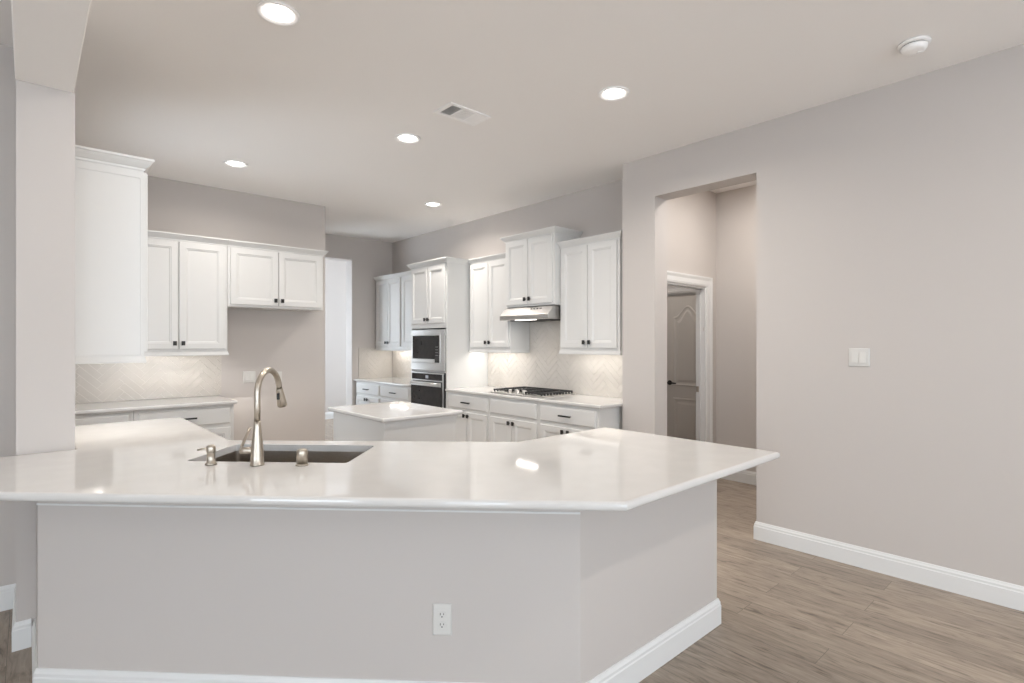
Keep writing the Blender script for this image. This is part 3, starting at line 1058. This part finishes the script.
def plate(name, label, cat, loc, rot, wd, ht, gangs, kind, group=None):
    """plate centred on loc; local x right seen from the front, front faces -y"""
    t = thing(name, label, cat, loc, rot, group)

    def ring(ins, y):
        return [(-wd / 2 + ins, y, -ht / 2 + ins), (wd / 2 - ins, y, -ht / 2 + ins), (wd / 2 - ins, y, ht / 2 - ins), (-wd / 2 + ins, y, ht / 2 - ins)]
    b = MB(); b.rings([ring(0, -0.0005), ring(0, -0.004), ring(0.004, -0.007)])
    b.build('plate', M['plate'], t)
    for g in range(gangs):
        gx = (g - (gangs - 1) / 2) * 0.046
        if kind == 'rocker':
            b = MB()
            b.rings([[(gx - 0.0165, -0.0072, -0.033), (gx + 0.0165, -0.0072, -0.033), (gx + 0.0165, -0.0072, 0.033), (gx - 0.0165, -0.0072, 0.033)],
                     [(gx - 0.0165, -0.0165, -0.033), (gx + 0.0165, -0.0165, -0.033), (gx + 0.0165, -0.0085, 0.033), (gx - 0.0165, -0.0085, 0.033)]])
            b.build('rocker', M['plate'], t)
        else:
            for s in (-1, 1):
                b = MB()
                pz = s * 0.0195
                b.rings([[(gx + 0.0165 * math.cos(2 * PI * k / 24), -0.0072, pz + max(-0.0135, min(0.0135, 0.0165 * math.sin(2 * PI * k / 24)))) for k in range(24)],
                         [(gx + 0.0160 * math.cos(2 * PI * k / 24), -0.0095, pz + max(-0.0130, min(0.0130, 0.0160 * math.sin(2 * PI * k / 24)))) for k in range(24)]])
                rc = b.build('receptacle', M['plate'], t)
                b = MB()
                b.box(gx - 0.0075, gx - 0.0052, -0.0102, -0.0094, pz - 0.001, pz + 0.0075)
                b.box(gx + 0.0052, gx + 0.0075, -0.0102, -0.0094, pz + 0.0005, pz + 0.0070)
                b.tube([(gx, -0.0094, pz - 0.0068), (gx, -0.0102, pz - 0.0068)], 0.0026, 12)
                b.build('slot', M['black'], rc)
    return t


plate('light_switch', 'white double rocker light switch on the right wall', 'light switch', (3.99, 1.096, 1.348), RW, 0.118, 0.118, 2, 'rocker')
plate('electrical_outlet', 'white duplex outlet low on the angled peninsula front', 'outlet', ((1.195 - 0.0), 1.735, 0.372), -PI / 4, 0.074, 0.122, 1, 'duplex')
plate('electrical_outlet', 'wide white outlet plate on the wall left of the faucet neck', 'outlet', (1.772, 6.20, 1.078), 0, 0.125, 0.124, 2, 'rocker')
plate('electrical_outlet', 'narrow white outlet plate on the wall half hidden by the faucet spray head', 'outlet', (2.072, 6.20, 1.066), 0, 0.080, 0.124, 1, 'rocker')

# ------------------------------------------------------------------ ceiling fittings


def downlight_proto():
    t = thing('recessed_light', 'recessed light', 'ceiling light', (0, 0, H), 0, 'recessed ceiling lights')
    b = MB()
    seg = 40
    prof = [(0.067, -0.001), (0.099, -0.001), (0.099, -0.008), (0.094, -0.011), (0.089, -0.0105), (0.067, -0.003), (0.067, -0.001)]
    b.lathe(prof, seg, cap0=False, cap1=False)
    b.build('trim_ring', M['fixture'], t)
    b = MB(); b.lathe([(0.0665, -0.0015), (0.0665, -0.005), (0.055, -0.0085), (0.03, -0.0105)], seg)
    b.build('lens', M['lens'], t)
    return t


p0 = downlight_proto()
for i, (x, y, lab) in enumerate(((0.91, 2.72, 'recessed ceiling light above the sink, largest and nearest at top left'),
                                 (2.81, 2.15, 'recessed ceiling light nearest the hallway wall, right of the air vent'),
                                 (2.22, 3.70, 'recessed ceiling light just left of the ceiling air vent'),
                                 (1.39, 5.25, 'recessed ceiling light in front of the left wall cabinets'),
                                 (3.49, 5.26, 'farthest recessed ceiling light, in front of the oven tower'))):
    o = p0 if i == 0 else copy_tree(p0)
    o.location = (x, y, H)
    o['label'] = lab
    light('downlight', 'AREA', (x, y, H - 0.0125), LENS * (0.72, 1.15, 1.15, 0.68, 1.15)[i], (1.0, 0.935, 0.87), size=0.13, shape='DISK', spread=math.radians(158))

# supply vent with three louvre banks
vt = thing('ceiling_vent', 'white rectangular air vent on the kitchen ceiling', 'vent', (2.10, 2.95, H), 0)
VW, VL = 0.35, 0.205
b = MB(); frame(b, 0, VW, -0.010, -0.001, 0.028, 0.028, 0, 0, 0, VL) if False else None
b.box(0, VW, 0, 0.026, -0.010, -0.001, 0.002).box(0, VW, VL - 0.026, VL, -0.010, -0.001, 0.002)
b.box(0, 0.028, 0.026, VL - 0.026, -0.010, -0.001).box(VW - 0.028, VW, 0.026, VL - 0.026, -0.010, -0.001)
b.box(0.116, 0.122, 0.026, VL - 0.026, -0.010, -0.001).box(0.228, 0.234, 0.026, VL - 0.026, -0.010, -0.001)
b.build('frame', M['fixture'], vt)
MB().box(0.028, VW - 0.028, 0.026, VL - 0.026, -0.002, -0.0008).build('backing', M['dark'], vt)


def blade(x0, x1, y0, y1, tilt_axis, ang):
    q = MB()
    cx_, cy_ = (x0 + x1) / 2, (y0 + y1) / 2
    q.box(-(x1 - x0) / 2, (x1 - x0) / 2, -(y1 - y0) / 2, (y1 - y0) / 2, -0.0006, 0.0006)
    rot = Matrix.Rotation(ang, 4, tilt_axis)
    for v in q.bm.verts:
        v.co = rot @ v.co + Vector((cx_, cy_, -0.0062))
    return q.build('louver', M['fixture'], vt)


for q in range(7):
    x = 0.034 + q * 0.0128
    blade(x - 0.0035, x + 0.0035, 0.027, VL - 0.027, 'Y', math.radians(-62))
for q in range(12):
    y = 0.032 + q * 0.0127
    blade(0.123, 0.227, y - 0.0045, y + 0.0045, 'X', math.radians(-2))
for q in range(7):
    x = 0.241 + q * 0.0128
    blade(x - 0.0062, x + 0.0062, 0.027, VL - 0.027, 'Y', math.radians(25))

sm = thing('smoke_detector', 'round white smoke detector on the ceiling at the right', 'smoke detector', (3.541, 0.716, H), 0)
b = MB(); b.lathe([(0.073, -0.001), (0.073, -0.011), (0.070, -0.014), (0.060, -0.015)], 40).build('mounting_plate', M['fixture'], sm)
b = MB(); b.lathe([(0.055, -0.0155), (0.055, -0.019)], 40).build('vent_gap', M['dark'], sm)
b = MB(); b.lathe([(0.060, -0.0195), (0.059, -0.034), (0.053, -0.044), (0.038, -0.049), (0.014, -0.050)], 40).build('cover', M['fixture'], sm)
b = MB(); b.lathe([(0.012, -0.0505), (0.011, -0.053), (0.008, -0.054)], 20, (0.02, -0.02)).build('test_button', M['fixture'], sm)
